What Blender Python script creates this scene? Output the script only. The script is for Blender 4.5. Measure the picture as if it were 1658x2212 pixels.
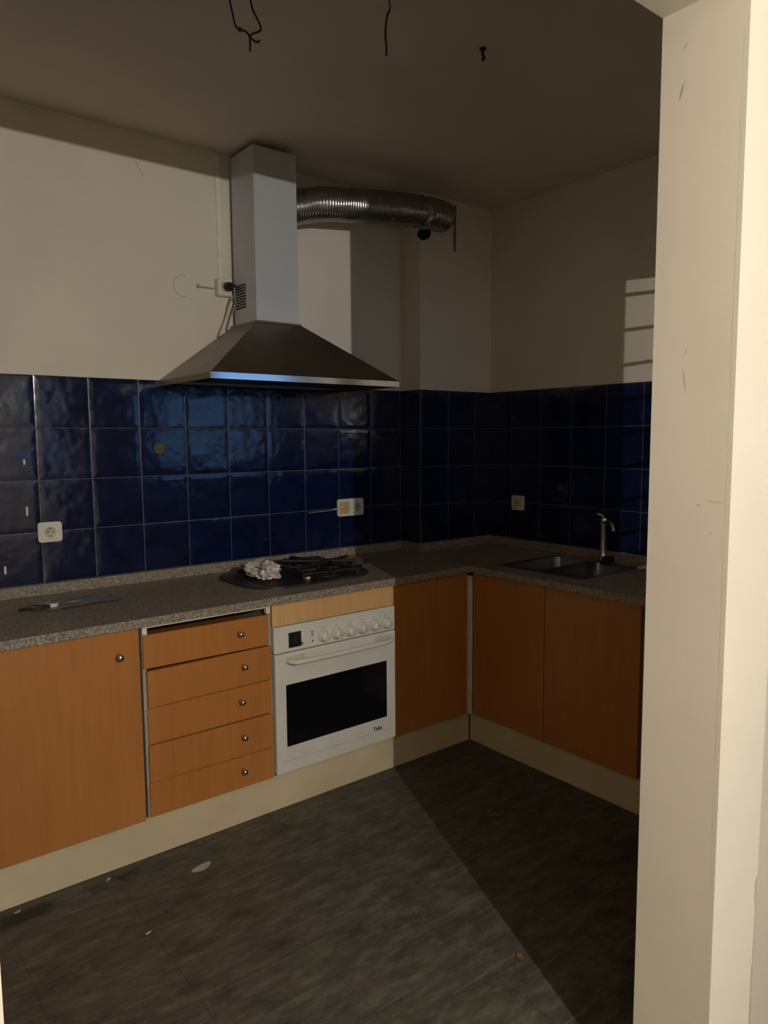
import bpy, bmesh, math, random
from mathutils import Vector, Matrix, noise
R = math.radians
PI = math.pi
random.seed(7)
scene = bpy.context.scene
C = scene.collection
for o in list(bpy.data.objects):
    bpy.data.objects.remove(o)

# ------------------------------------------------------------------ camera
def cam_axes(yaw, pitch, roll):
    cy, sy, cp, sp = math.cos(yaw), math.sin(yaw), math.cos(pitch), math.sin(pitch)
    f = Vector((sy*cp, cy*cp, -sp)); r = Vector((cy, -sy, 0)); u = r.cross(f)
    cr, sr = math.cos(roll), math.sin(roll)
    return cr*r+sr*u, -sr*r+cr*u, f
cam_data = bpy.data.cameras.new('camera')
cam = bpy.data.objects.new('camera', cam_data); C.objects.link(cam)
r_, u_, f_ = cam_axes(0.6687, 0.1015, -0.0074)
M = Matrix((r_, u_, -f_)).transposed().to_4x4()
M.translation = Vector((-3.0155, -3.0028, 1.457))
cam.matrix_world = M
cam_data.sensor_fit = 'VERTICAL'; cam_data.sensor_height = 24
cam_data.lens = 24*1566.27/2212
cam_data.clip_start = 0.02
scene.camera = cam

# ------------------------------------------------------------------ view and light
scene.view_settings.view_transform = 'Standard'
scene.view_settings.look = 'None'
scene.view_settings.gamma = 1
scene.view_settings.use_curve_mapping = False
scene.view_settings.exposure = 0.0
LAMP_POS = Vector((-2.455, -4.19, 1.94))
LAMP_STRENGTH = 83000.0          # small halogen capsule, 7 mm radius
LAMP_COLOR = (1.0, 0.955, 0.89)
DAY_COLOR = (0.24, 0.52, 1.0)
DAY_STRENGTH = 1.5
world = bpy.data.worlds.new('dusk'); scene.world = world
world.use_nodes = True
bg = world.node_tree.nodes['Background']
bg.inputs[0].default_value = (*DAY_COLOR, 1); bg.inputs[1].default_value = DAY_STRENGTH
# dusk sky enters by the big window of the lit room; a portal guides the sampling
pd = bpy.data.lights.new('window_portal', 'AREA'); pd.shape = 'RECTANGLE'; pd.size = 2.85; pd.size_y = 1.5
pd.cycles.is_portal = True
po = bpy.data.objects.new('window_portal', pd); C.objects.link(po)
po.location = (0.425, -6.0, 1.65); po.rotation_euler = (R(90), 0, 0)

# ------------------------------------------------------------------ material helpers
class NT:
    def __init__(self, name):
        self.m = bpy.data.materials.new(name); self.m.use_nodes = True
        self.t = self.m.node_tree; self.n = self.t.nodes; self.l = self.t.links
        self.b = self.n['Principled BSDF']
        self.co = None
    def node(self, kind, **kw):
        x = self.n.new(kind)
        for k, v in kw.items(): setattr(x, k, v)
        return x
    def link(self, a, b): self.l.new(a, b)
    def setin(self, sock, v):
        if isinstance(v, bpy.types.NodeSocket): self.link(v, sock)
        else: sock.default_value = v
    def obj(self):
        if not self.co: self.co = self.node('ShaderNodeTexCoord').outputs['Object']
        return self.co
    def math(self, op, a, b=0.0, c=0.0, clamp=False):
        x = self.node('ShaderNodeMath', operation=op); x.use_clamp = clamp
        self.setin(x.inputs[0], a); self.setin(x.inputs[1], b); self.setin(x.inputs[2], c)
        return x.outputs[0]
    def xyz(self):
        s = self.node('ShaderNodeSeparateXYZ'); self.link(self.obj(), s.inputs[0]); return s.outputs
    def scaled(self, s, loc=(0, 0, 0)):
        mp = self.node('ShaderNodeMapping'); self.link(self.obj(), mp.inputs[0])
        mp.inputs['Scale'].default_value = s; mp.inputs['Location'].default_value = loc
        return mp.outputs[0]
    def noise(self, scale, detail=3, rough=.5, vec=None):
        x = self.node('ShaderNodeTexNoise'); self.link(vec or self.obj(), x.inputs['Vector'])
        x.inputs['Scale'].default_value = scale; x.inputs['Detail'].default_value = detail
        x.inputs['Roughness'].default_value = rough
        return x.outputs[0]
    def ramp(self, fac, stops):
        x = self.node('ShaderNodeValToRGB'); self.link(fac, x.inputs[0])
        e = x.color_ramp.elements
        while len(e) < len(stops): e.new(.5)
        for i, (p, c) in enumerate(stops):
            e[i].position = p; e[i].color = (*c, 1) if len(c) == 3 else c
        return x.outputs[0]
    def mix(self, fac, a, b, blend='MIX'):
        x = self.node('ShaderNodeMix', data_type='RGBA', blend_type=blend)
        self.setin(x.inputs[0], fac)
        self.setin(x.inputs[6], a if isinstance(a, bpy.types.NodeSocket) else (*a, 1))
        self.setin(x.inputs[7], b if isinstance(b, bpy.types.NodeSocket) else (*b, 1))
        return x.outputs[2]
    def bump(self, h, strength=.3, dist=.01, normal=None):
        x = self.node('ShaderNodeBump'); x.inputs['Strength'].default_value = strength
        x.inputs['Distance'].default_value = dist; self.link(h, x.inputs['Height'])
        if normal: self.link(normal, x.inputs['Normal'])
        self.link(x.outputs[0], self.b.inputs['Normal']); return x.outputs[0]
    def base(self, c): self.setin(self.b.inputs['Base Color'], c if isinstance(c, bpy.types.NodeSocket) else (*c, 1))
    def rough(self, v): self.setin(self.b.inputs['Roughness'], v)
    def metal(self, v): self.b.inputs['Metallic'].default_value = v
    def boxmask(self, s, ia, a0, a1, ib, b0, b1, soft=.006):
        """soft-edged rectangle in two object axes"""
        ca, cb, ha, hb = (a0+a1)/2, (b0+b1)/2, (a1-a0)/2, (b1-b0)/2
        da = self.math('DIVIDE', self.math('SUBTRACT', ha, self.math('ABSOLUTE', self.math('SUBTRACT', s[ia], ca))), soft, clamp=True)
        db = self.math('DIVIDE', self.math('SUBTRACT', hb, self.math('ABSOLUTE', self.math('SUBTRACT', s[ib], cb))), soft, clamp=True)
        return self.math('MULTIPLY', da, db)

def plain(name, col, rough=.5, metal=0.0, var=.12, scale=14, bump=0.0, spec=.5):
    t = NT(name)
    n = t.noise(scale, 4)
    t.base(t.ramp(n, [(.3, tuple(c*(1-var) for c in col)), (.7, tuple(min(1, c*(1+var)) for c in col))]))
    t.rough(rough); t.metal(metal)
    t.b.inputs['Specular IOR Level'].default_value = spec
    if bump: t.bump(t.noise(scale*6, 3), bump, .004)
    return t.m

def plaster(name, col, marks=None):
    t = NT(name)
    n = t.noise(1.6, 4, .6)
    c = t.ramp(n, [(.3, tuple(x*.93 for x in col)), (.7, tuple(min(1, x*1.05) for x in col))])
    if marks: c = marks(t, c)
    t.base(c); t.rough(.85); t.b.inputs['Specular IOR Level'].default_value = .2
    t.bump(t.noise(60, 3), .12, .004)
    return t.m

WALLC = (.77, .70, .585)
def kitchen_marks(t, c):
    s = t.xyz()
    # faint grey ring and smear beside the wall socket
    dx = t.math('SUBTRACT', s[0], -1.715); dz = t.math('SUBTRACT', s[2], 2.107)
    d = t.math('SQRT', t.math('ADD', t.math('MULTIPLY', dx, dx), t.math('MULTIPLY', dz, dz)))
    ring = t.math('DIVIDE', t.math('SUBTRACT', .0035, t.math('ABSOLUTE', t.math('SUBTRACT', d, .045))), .003, clamp=True)
    ring = t.math('MULTIPLY', ring, t.math('LESS_THAN', dx, .012))
    ring = t.math('MULTIPLY', ring, t.math('MULTIPLY', t.noise(9), 1.1))
    c = t.mix(t.math('MULTIPLY', ring, .7), c, (.25, .24, .16))
    # scuff near the ceiling
    u = t.math('ADD', s[0], t.math('MULTIPLY', s[2], .6))
    sc = t.boxmask([u, s[1], s[2]], 0, -.362, -.350, 2, 2.52, 2.58, .006)
    c = t.mix(t.math('MULTIPLY', sc, .45), c, (.22, .19, .13))
    return c
def jamb_marks(t, c):
    s = t.xyz()
    def scuff(c, y0, z0, y1, z1, w, a):
        # short slanted scuff from (y0,z0) to (y1,z1)
        L = math.hypot(y1-y0, z1-z0); ey, ez = (y1-y0)/L, (z1-z0)/L
        py = t.math('SUBTRACT', s[1], (y0+y1)/2); pz = t.math('SUBTRACT', s[2], (z0+z1)/2)
        al = t.math('ADD', t.math('MULTIPLY', py, ey), t.math('MULTIPLY', pz, ez))
        ac = t.math('ADD', t.math('MULTIPLY', py, -ez), t.math('MULTIPLY', pz, ey))
        m1 = t.math('DIVIDE', t.math('SUBTRACT', L/2, t.math('ABSOLUTE', al)), L*.3, clamp=True)
        m2 = t.math('DIVIDE', t.math('SUBTRACT', w, t.math('ABSOLUTE', ac)), w, clamp=True)
        return t.mix(t.math('MULTIPLY', t.math('MULTIPLY', m1, m2), a), c, (.17, .15, .10))
    c = scuff(c, -2.222, 2.083, -2.232, 2.118, .003, .75)
    c = scuff(c, -2.228, 2.172, -2.236, 2.186, .0018, .7)
    c = scuff(c, -2.248, 1.590, -2.256, 1.535, .003, .45)
    c = scuff(c, -2.250, 1.610, -2.255, 1.625, .0015, .45)
    c = scuff(c, -2.30, 1.334, -2.34, 1.331, .0015, .55)
    c = scuff(c, -2.285, 1.327, -2.295, 1.322, .003, .4)
    c = scuff(c, -2.312, 1.275, -2.318, 1.272, .002, .4)
    return c
def pillar_marks(t, c):
    s = t.xyz()
    m = t.boxmask(s, 0, -.288, -.262, 2, 2.43, 2.67, .004)
    c = t.mix(t.math('MULTIPLY', m, .8), c, (.16, .055, .03))
    return c
m_wall = plaster('cream_plaster', WALLC, kitchen_marks)
m_wallB = plaster('cream_plaster_side', WALLC)
m_jamb = plaster('cream_jamb_plaster', (.74, .67, .54), jamb_marks)
m_pillar = plaster('cream_pillar_plaster', WALLC, pillar_marks)
m_ceil = plaster('ceiling_plaster', (.74, .66, .57))
m_outer = plaster('living_room_plaster', (.70, .64, .52))

PY_TILE = -.156
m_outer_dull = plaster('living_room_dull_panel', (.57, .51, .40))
def tile_mat(name, axis, off, plugs=None):
    t = NT(name); s = t.xyz()
    u = t.math('DIVIDE', t.math('SUBTRACT', s[axis], off), .2)
    v = t.math('DIVIDE', t.math('SUBTRACT', s[2], .905), .2)
    fu, fv = t.math('FRACT', u), t.math('FRACT', v)
    eu = t.math('MINIMUM', fu, t.math('SUBTRACT', 1.0, fu))
    ev = t.math('MINIMUM', fv, t.math('SUBTRACT', 1.0, fv))
    e = t.math('MINIMUM', eu, ev)
    grout = t.math('LESS_THAN', e, .0075)
    # random per tile
    cid = t.node('ShaderNodeCombineXYZ'); t.link(t.math('FLOOR', u), cid.inputs[0]); t.link(t.math('FLOOR', v), cid.inputs[1])
    wn = t.node('ShaderNodeTexWhiteNoise', noise_dimensions='3D'); t.link(cid.outputs[0], wn.inputs['Vector'])
    mot = t.noise(11, 5, .62)
    col = t.ramp(mot, [(.25, (.003, .005, .022)), (.55, (.005, .010, .048)), (.80, (.012, .022, .080))])
    col = t.mix(t.math('MULTIPLY', wn.outputs[0], .35), col, (.005, .009, .03))
    col = t.mix(grout, col, (.10, .10, .115))
    t.base(col)
    rg = t.math('ADD', t.math('MULTIPLY', t.noise(16, 4), .20), .05)
    t.rough(t.math('ADD', rg, t.math('MULTIPLY', grout, .15)))
    t.b.inputs['Specular IOR Level'].default_value = .53
    pill = t.math('SQRT', t.math('MULTIPLY', e, 10.0, clamp=True))
    pill = t.math('MULTIPLY', pill, .45)
    # uneven hand-made glaze: offset the noise by the tile id so waves break at joints
    vadd = t.node('ShaderNodeVectorMath', operation='MULTIPLY_ADD')
    t.link(wn.outputs['Color'], vadd.inputs[0]); vadd.inputs[1].default_value = (9, 9, 9); t.link(t.obj(), vadd.inputs[2])
    wave = t.noise(9, 2, .5, vadd.outputs[0])
    fine = t.noise(45, 2, .5)
    h = t.math('ADD', pill, t.math('ADD', t.math('MULTIPLY', wave, 1.25), t.math('MULTIPLY', fine, .10)))
    t.bump(h, .55, .006)
    return t.m
m_tileA = tile_mat('blue_tiles_back', 0, -.5304-.0)
m_tileP = tile_mat('blue_tiles_pillar', 0, -.5227)
m_tileS = tile_mat('blue_tiles_pillar_side', 1, PY_TILE)
m_tileB = tile_mat('blue_tiles_side', 1, -.3116)

def floor_mat():
    t = NT('slate_floor'); s = t.xyz()
    big = t.noise(5.5, 6, .7, t.scaled((1.0, 1.5, 1)))
    streak = t.noise(9, 7, .75, t.scaled((1.0, 2.6, 1)))
    c = t.ramp(streak, [(.36, (.024, .021, .019)), (.50, (.082, .072, .058)), (.64, (.185, .168, .135))])
    c2 = t.ramp(big, [(.35, (.052, .045, .040)), (.50, (.098, .090, .064)), (.65, (.125, .110, .092))])
    c = t.mix(.5, c, c2)
    # fine light grooves running along the cabinets, dark tile joints
    fy = t.math('FRACT', t.math('DIVIDE', s[1], .082))
    ln = t.math('LESS_THAN', t.math('MINIMUM', fy, t.math('SUBTRACT', 1.0, fy)), .016)
    brk = t.math('GREATER_THAN', t.noise(3.2, 2, .5, t.scaled((1.1, 3, 1))), .56)
    c = t.mix(t.math('MULTIPLY', t.math('MULTIPLY', ln, brk), .33), c, (.30, .27, .24))
    fx = t.math('FRACT', t.math('DIVIDE', s[0], .33)); fy3 = t.math('FRACT', t.math('DIVIDE', s[1], .33))
    ex = t.math('MINIMUM', t.math('MINIMUM', fx, t.math('SUBTRACT', 1.0, fx)), t.math('MINIMUM', fy3, t.math('SUBTRACT', 1.0, fy3)))
    c = t.mix(t.math('MULTIPLY', t.math('LESS_THAN', ex, .006), .3), c, (.02, .017, .015))
    # dirt line along the plinth
    dl = t.math('ABSOLUTE', t.math('SUBTRACT', s[1], -.665))
    dm = t.math('DIVIDE', t.math('SUBTRACT', .050, dl), .03, clamp=True)
    dn = t.math('MULTIPLY', t.math('SUBTRACT', t.noise(5, 4, .6), .42), 8.0, clamp=True)
    dx = t.math('DIVIDE', t.math('SUBTRACT', -1.95, s[0]), .15, clamp=True)
    c = t.mix(t.math('MULTIPLY', t.math('MULTIPLY', dm, dn), t.math('MULTIPLY', dx, .85)), c, (.008, .006, .005))
    t.base(c)
    t.rough(t.math('ADD', t.math('MULTIPLY', streak, .3), .42))
    t.b.inputs['Specular IOR Level'].default_value = .35
    t.bump(streak, .35, .003)
    return t.m
m_floor = floor_mat()

def granite():
    t = NT('speckled_granite')
    v = t.node('ShaderNodeTexVoronoi'); t.link(t.obj(), v.inputs['Vector']); v.inputs['Scale'].default_value = 210
    sep = t.node('ShaderNodeSeparateColor'); t.link(v.outputs['Color'], sep.inputs[0])
    n = t.noise(70, 4, .7)
    f = t.math('ADD', t.math('MULTIPLY', sep.outputs[0], .55), t.math('MULTIPLY', n, .45))
    c = t.ramp(f, [(.22, (.07, .058, .047)), (.42, (.22, .19, .155)), (.60, (.38, .33, .26)), (.80, (.58, .51, .39))])
    c = t.mix(t.math('ADD', t.math('MULTIPLY', t.noise(5, 4), .5), .22), c, (.235, .19, .14))
    t.base(c); t.rough(.42); t.b.inputs['Specular IOR Level'].default_value = .4
    return t.m
m_granite = granite()

def wood(name, a, b, rough=.45, scale=1.0, spec=.35):
    t = NT(name)
    n = t.noise(5*scale, 6, .6, t.scaled((7, 7, .5)))
    n2 = t.noise(2.3, 3)
    f = t.math('ADD', t.math('MULTIPLY', n, .6), t.math('MULTIPLY', n2, .4))
    t.base(t.ramp(f, [(.32, a), (.68, b)])); t.rough(rough)
    t.b.inputs['Specular IOR Level'].default_value = spec
    t.bump(n, .05, .002)
    return t.m
m_orange = wood('orange_cherry_veneer', (.41, .155, .038), (.51, .210, .055), .36)
m_orange_edge = wood('orange_edge_veneer', (.36, .11, .025), (.46, .15, .035))
m_pale = wood('pale_beech_veneer', (.60, .345, .145), (.74, .46, .21), scale=2.2)
m_plinth = plain('cream_plinth_laminate', (.62, .52, .34), .5, var=.10, scale=4)
m_carcass = plain('beige_carcass', (.40, .35, .28), .5)
m_rail = plain('white_rail', (.78, .76, .70), .45)
m_void = plain('dark_interior', (.02, .018, .015), .9)
m_white = plain('white_enamel', (.70, .68, .61), .32, var=.04)
m_cream = plain('yellowed_plastic', (.60, .53, .36), .4, var=.08)
m_black = plain('black_plastic', (.012, .012, .014), .4)
m_iron = plain('cast_iron', (.016, .014, .013), .6, var=.4, scale=60, bump=.2)
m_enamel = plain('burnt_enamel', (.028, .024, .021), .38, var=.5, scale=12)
m_glassblk = plain('oven_glass_black', (.006, .006, .008), .06, var=.2)
m_print = plain('grey_print', (.05, .05, .055), .5)
m_chrome = plain('chrome', (.62, .60, .58), .25, metal=1.0, var=.06)
m_plastic = plain('white_socket_plastic', (.74, .70, .62), .4, var=.04)
m_stain = plain('yellow_stained_plastic', (.60, .44, .20), .45, var=.2, scale=40)
m_cable = plain('grey_cable', (.34, .31, .26), .5)
m_wire = plain('dark_wire', (.03, .024, .024), .6)
m_paper = plain('white_crumpled_paper', (.80, .72, .66), .8, var=.1)
m_film = plain('clear_grey_film', (.22, .21, .19), .25, var=.2)
m_brown = plain('brown_plug', (.11, .085, .045), .7, var=.3, scale=80)
m_sealant = plain('white_filler', (.72, .70, .60), .7)

def brushed(name, col, rough, stretch, aniso=0.0, dirt=.15, fp=.06):
    t = NT(name)
    n = t.noise(8, 4, .6, t.scaled(stretch))
    d = t.noise(3.5, 5, .6)
    t.base(t.ramp(d, [(.3, tuple(c*(1-dirt) for c in col)), (.7, col)])); t.metal(1.0)
    t.rough(t.math('ADD', t.math('MULTIPLY', n, .12), rough))
    return t.m
m_steel = brushed('brushed_steel', (.60, .60, .60), .38, (30, 30, 1))
def chimney_steel():
    t = NT('matt_chimney_steel')
    d = t.noise(3.5, 5, .6)
    t.base(t.ramp(d, [(.3, (.50, .525, .53)), (.7, (.57, .595, .60))])); t.metal(.15); t.rough(.5)
    return t.m
m_chimney = chimney_steel()
m_hood = brushed('greasy_hood_steel', (.31, .265, .215), .36, (1, 30, 30), dirt=.3)
m_rim = brushed('hood_rim_steel', (.72, .73, .75), .07, (2, 30, 30), dirt=.2)
m_duct = brushed('aluminium_duct', (.66, .65, .62), .20, (4, 4, 4), dirt=.1)
m_sink = brushed('sink_steel', (.34, .34, .35), .3, (10, 10, 10))

# ------------------------------------------------------------------ geometry helpers
def nb(): return bmesh.new()
def bx(bm, x0, x1, y0, y1, z0, z1, bev=0.0, seg=2, rot=None):
    b = bmesh.new()
    bmesh.ops.create_cube(b, size=1)
    cx, cy, cz = (x0+x1)/2, (y0+y1)/2, (z0+z1)/2
    for v in b.verts: v.co = Vector((v.co.x*(x1-x0), v.co.y*(y1-y0), v.co.z*(z1-z0)))
    if bev: bmesh.ops.bevel(b, geom=b.edges[:], offset=bev, segments=seg, affect='EDGES', profile=.5)
    if rot: bmesh.ops.transform(b, matrix=rot, verts=b.verts)
    for v in b.verts: v.co += Vector((cx, cy, cz))
    merge(bm, b)
def merge(bm, b):
    me = bpy.data.meshes.new('tmp'); b.to_mesh(me); b.free(); bm.from_mesh(me); bpy.data.meshes.remove(me)
def prism(bm, pts, z0, z1, bev=0.0):
    """extrude a polygon given in xy"""
    b = bmesh.new()
    vs = [b.verts.new((x, y, z0)) for x, y in pts]
    f = b.faces.new(vs)
    r = bmesh.ops.extrude_face_region(b, geom=[f])
    for v in r['geom']:
        if isinstance(v, bmesh.types.BMVert): v.co.z = z1
    bmesh.ops.recalc_face_normals(b, faces=b.faces)
    if bev:
        top = [e for e in b.edges if all(abs(v.co.z-z1) < 1e-6 for v in e.verts)]
        bmesh.ops.bevel(b, geom=top, offset=bev, segments=2, affect='EDGES')
    merge(bm, b)
def rrect(x0, x1, y0, y1, r, seg=6):
    out = []
    for cx, cy, a0 in ((x1-r, y1-r, 0), (x0+r, y1-r, 90), (x0+r, y0+r, 180), (x1-r, y0+r, 270)):
        for i in range(seg+1):
            a = R(a0+90*i/seg); out.append((cx+r*math.cos(a), cy+r*math.sin(a)))
    return out
def axm(axis):
    z = Vector(axis).normalized()
    return z.to_track_quat('Z', 'Y').to_matrix()
def lathe(bm, prof, pos, axis=(0, 0, 1), seg=24):
    m = axm(axis); pos = Vector(pos); rings = []
    for r, h in prof:
        if r < 1e-6: rings.append([bm.verts.new(pos+m @ Vector((0, 0, h)))])
        else: rings.append([bm.verts.new(pos+m @ Vector((r*math.cos(2*PI*i/seg), r*math.sin(2*PI*i/seg), h))) for i in range(seg)])
    for a, b in zip(rings, rings[1:]):
        for i in range(seg):
            j = (i+1) % seg
            if len(a) == 1 and len(b) == 1: continue
            if len(a) == 1: bm.faces.new((a[0], b[i], b[j]))
            elif len(b) == 1: bm.faces.new((a[i], a[j], b[0]))
            else: bm.faces.new((a[i], a[j], b[j], b[i]))
def smooth_path(pts, n=8):
    P = [Vector(p) for p in pts]; out = []
    for i in range(len(P)-1):
        a = P[max(i-1, 0)]; b = P[i]; c = P[i+1]; d = P[min(i+2, len(P)-1)]
        for k in range(n):
            t = k/n
            out.append(.5*((2*b)+(-a+c)*t+(2*a-5*b+4*c-d)*t*t+(-a+3*b-3*c+d)*t**3))
    out.append(P[-1]); return out
def tube(bm, pts, r, seg=10, caps=True, rfun=None):
    P = [Vector(p) for p in pts]; rings = []
    t0 = (P[1]-P[0]).normalized(); up = Vector((0, 0, 1)) if abs(t0.z) < .9 else Vector((1, 0, 0))
    n = t0.cross(up).normalized()
    for i, p in enumerate(P):
        t = (P[min(i+1, len(P)-1)]-P[max(i-1, 0)]).normalized()
        n = (n-t*n.dot(t)).normalized(); b = t.cross(n)
        rr = rfun(i) if rfun else r
        rings.append([bm.verts.new(p+(n*math.cos(2*PI*k/seg)+b*math.sin(2*PI*k/seg))*(rr(k) if callable(rr) else rr)) for k in range(seg)])
    for a, b in zip(rings, rings[1:]):
        for k in range(seg):
            bm.faces.new((a[k], a[(k+1) % seg], b[(k+1) % seg], b[k]))
    if caps:
        bm.faces.new(rings[0][::-1]); bm.faces.new(rings[-1])
def obj(name, bm, mat, parent=None, smooth=False):
    bmesh.ops.recalc_face_normals(bm, faces=bm.faces)
    off = Vector((0, 0, 0))
    q = parent
    while q: off += q.location; q = q.parent
    for v in bm.verts: v.co -= off
    me = bpy.data.meshes.new(name); bm.to_mesh(me); bm.free()
    me.materials.append(mat)
    if smooth:
        for p in me.polygons: p.use_smooth = True
    o = bpy.data.objects.new(name, me); C.objects.link(o)
    if parent: o.parent = parent
    return o
def part(name, bm, mat, parent, label=None, smooth=False, origin=None):
    o = obj(name, bm, mat, parent, smooth)
    if label: o['label'] = label
    return o
def tag(o, label, cat, group=None, kind=None):
    o['label'] = label; o['category'] = cat
    if group: o['group'] = group
    if kind: o['kind'] = kind
    return o
def thing(name, label, cat, loc=(0, 0, 0), group=None):
    o = bpy.data.objects.new(name, None); C.objects.link(o); o.location = loc; o.empty_display_size = .05
    return tag(o, label, cat, group)
def recenter(o):
    me = o.data; c = sum((v.co for v in me.vertices), Vector())/len(me.vertices)
    zmin = min(v.co.z for v in me.vertices); c.z = zmin
    for v in me.vertices: v.co -= c
    o.location = c; return o
def struct(name, bm, mat, parent=None, smooth=False):
    o = obj(name, bm, mat, parent, smooth)
    if not parent: o['kind'] = 'structure'
    return o

# ================================================================== ROOM SHELL
CH = 2.69                     # ceiling height
LX = -3.45                    # kitchen's left wall
NY0, NY1 = -2.184, -2.342     # wall between kitchen and living room
DX0, DX1, DZ = -2.9165, -1.683, 2.248   # doorway
PX, PY = -.5227, -.156        # corner pillar
b = nb(); bx(b, -5.0, 3.2, -6.1, .2, -.06, 0); struct('floor', b, m_floor)
b = nb(); bx(b, -5.0, 3.2, -6.1, .2, CH, CH+.06); struct('ceiling', b, m_ceil)
b = nb(); bx(b, LX-.1, .16, .006, .16, 0, CH); struct('wall_back', b, m_wall)
b = nb(); bx(b, .006, .16, NY0, .006, 0, CH); struct('wall_right', b, m_wallB)
b = nb(); bx(b, LX-.1, LX, NY0, .006, 0, CH); struct('wall_left', b, m_wallB)
b = nb(); bx(b, PX+.006, .006, PY+.006, .006, 0, CH); struct('wall_pillar', b, m_pillar)
# wall with the doorway (and the louvred opening on its right part)
HX0, HX1, HZ0, HZ1 = -1.03, -.11, 1.28, 2.087
b = nb()
bx(b, -5.0, DX0, NY1, NY0, 0, CH)
bx(b, DX0, DX1, NY1, NY0, DZ, CH)
bx(b, DX1, HX0, NY1, NY0, 0, CH)
bx(b, HX0, HX1, NY1, NY0, 0, HZ0)
bx(b, HX0, HX1, NY1, NY0, HZ1, CH)
bx(b, HX1, 3.2, NY1, NY0, 0, CH)
bmesh.ops.remove_doubles(b, verts=b.verts, dist=1e-5)
struct('wall_front', b, m_jamb)
# proud plaster strip on the living-room side of the jamb, with chipped edge
b = nb()
pts = [(DX1, NY1-.008, 0)]
vs = []
zz = [0, .2, .30, .315, .33, .46, .475, .49, .51, .53, 1.0, 1.4, DZ]
xr = [-1.510, -1.509, -1.508, -1.512, -1.502, -1.500, -1.503, -1.517, -1.512, -1.494, -1.492, -1.490, -1.490]
for z, x in zip(zz, xr):
    vs.append([b.verts.new((DX1, NY1+.001, z)), b.verts.new((DX1, NY1-.009, z)), b.verts.new((x-.004, NY1-.009, z)), b.verts.new((x+.004, NY1+.001, z))])
for a, c in zip(vs, vs[1:]):
    for k in range(4): b.faces.new((a[k], a[(k+1) % 4], c[(k+1) % 4], c[k]))
b.faces.new(vs[0]); b.faces.new(vs[-1][::-1])
struct('trim_1', b, m_jamb)
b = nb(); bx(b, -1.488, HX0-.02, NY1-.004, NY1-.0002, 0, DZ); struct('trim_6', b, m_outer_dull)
# louvred opening
w1 = bpy.data.objects.new('window_1', None); C.objects.link(w1); w1['kind'] = 'structure'
b = nb(); bx(b, HX0-.001, HX1+.001, -2.33, -2.20, HZ0-.02, HZ0+.004); obj('window_sill', b, m_carcass, w1)
b = nb()
for k in range(8):
    z = 2.046-.1005*k
    bx(b, HX0, HX1, -2.192, -2.184, z-.0055, z+.0055)
obj('louvre_bars', b, m_print, w1)
# living room
b = nb(); bx(b, -5.1, -5.0, -6.1, NY1, 0, CH); struct('wall_living_left', b, m_outer)
b = nb(); bx(b, 3.1, 3.2, -6.1, NY1, 0, CH); struct('wall_living_right', b, m_outer)
b = nb()
WX0, WX1, WZ0, WZ1 = -1.0, 1.85, .9, 2.4
bx(b, -5.1, WX0, -6.1, -6.0, 0, CH); bx(b, WX1, 3.2, -6.1, -6.0, 0, CH)
bx(b, WX0, WX1, -6.1, -6.0, 0, WZ0); bx(b, WX0, WX1, -6.1, -6.0, WZ1, CH)
struct('wall_living_back', b, m_outer)
w2 = bpy.data.objects.new('window_2', None); C.objects.link(w2); w2['kind'] = 'structure'
b = nb()
for x in (WX0+.025, (WX0+WX1)/2, WX1-.025): bx(b, x-.025, x+.025, -6.07, -6.02, WZ0, WZ1)
for z in (WZ0+.025, WZ1-.025): bx(b, WX0, WX1, -6.07, -6.02, z-.025, z+.025)
obj('window_frame', b, m_carcass, w2)

# tile cladding (one surface per wall, 200 mm tiles)
b = nb(); bx(b, LX, PX, 0, .006, .86, 1.705); struct('trim_2', b, m_tileA)
b = nb(); bx(b, PX, .006, PY, PY+.006, .86, 1.705); struct('trim_3', b, m_tileP)
b = nb(); bx(b, PX, PX+.006, PY+.0061, .0, .86, 1.705); struct('trim_5', b, m_tileS)
b = nb(); bx(b, 0, .006, NY0, PY, .86, 1.705); struct('trim_4', b, m_tileB)

# ================================================================== BASE UNITS
YF, XF = -.615, -.615         # door planes
ZB, ZT, ZC = .148, .826, .832 # door bottom, door top, underside of counter
def knob_bm(pos, axis, r=.012):
    b = nb()
    lathe(b, [(0, 0), (r*.75, 0), (r*.5, .004), (r*.45, .012), (r*.95, .017), (r, .022), (r*.8, .027), (0, .028)], pos, axis, 18)
    return b

# left cabinet: one big door
cab = thing('base_cabinet', 'large orange wood cabinet door at the left edge, left of the five drawers', 'cabinet', (-2.48, -.3, 0), 'orange base cabinets')
b = nb()
bx(b, -2.783, -2.767, YF+.022, -.05, ZB, ZC); bx(b, -2.195, -2.179, YF+.022, -.05, ZB, ZC)
bx(b, -2.767, -2.195, YF+.022, -.05, ZB, ZB+.016); bx(b, -2.767, -2.195, -.062, -.05, ZB, ZC)
part('carcass', b, m_carcass, cab)
b = nb(); bx(b, -2.781, -2.186, YF-.004, YF+.016, ZB, ZT, .002); d = part('door', b, m_orange, cab)
part('knob', knob_bm((-2.256, YF-.004, .743), (0, -1, 0)), m_chrome, d, 'small round chrome knob', True)

# far left filler unit towards the kitchen's left wall
b = nb(); bx(b, LX+.002, -2.786, YF-.002, -.05, ZB, ZC-.001, .002)
tag(recenter(obj('base_cabinet', b, m_orange)), 'plain orange end unit beyond the large knobbed door', 'cabinet', 'orange base cabinets')

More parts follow.
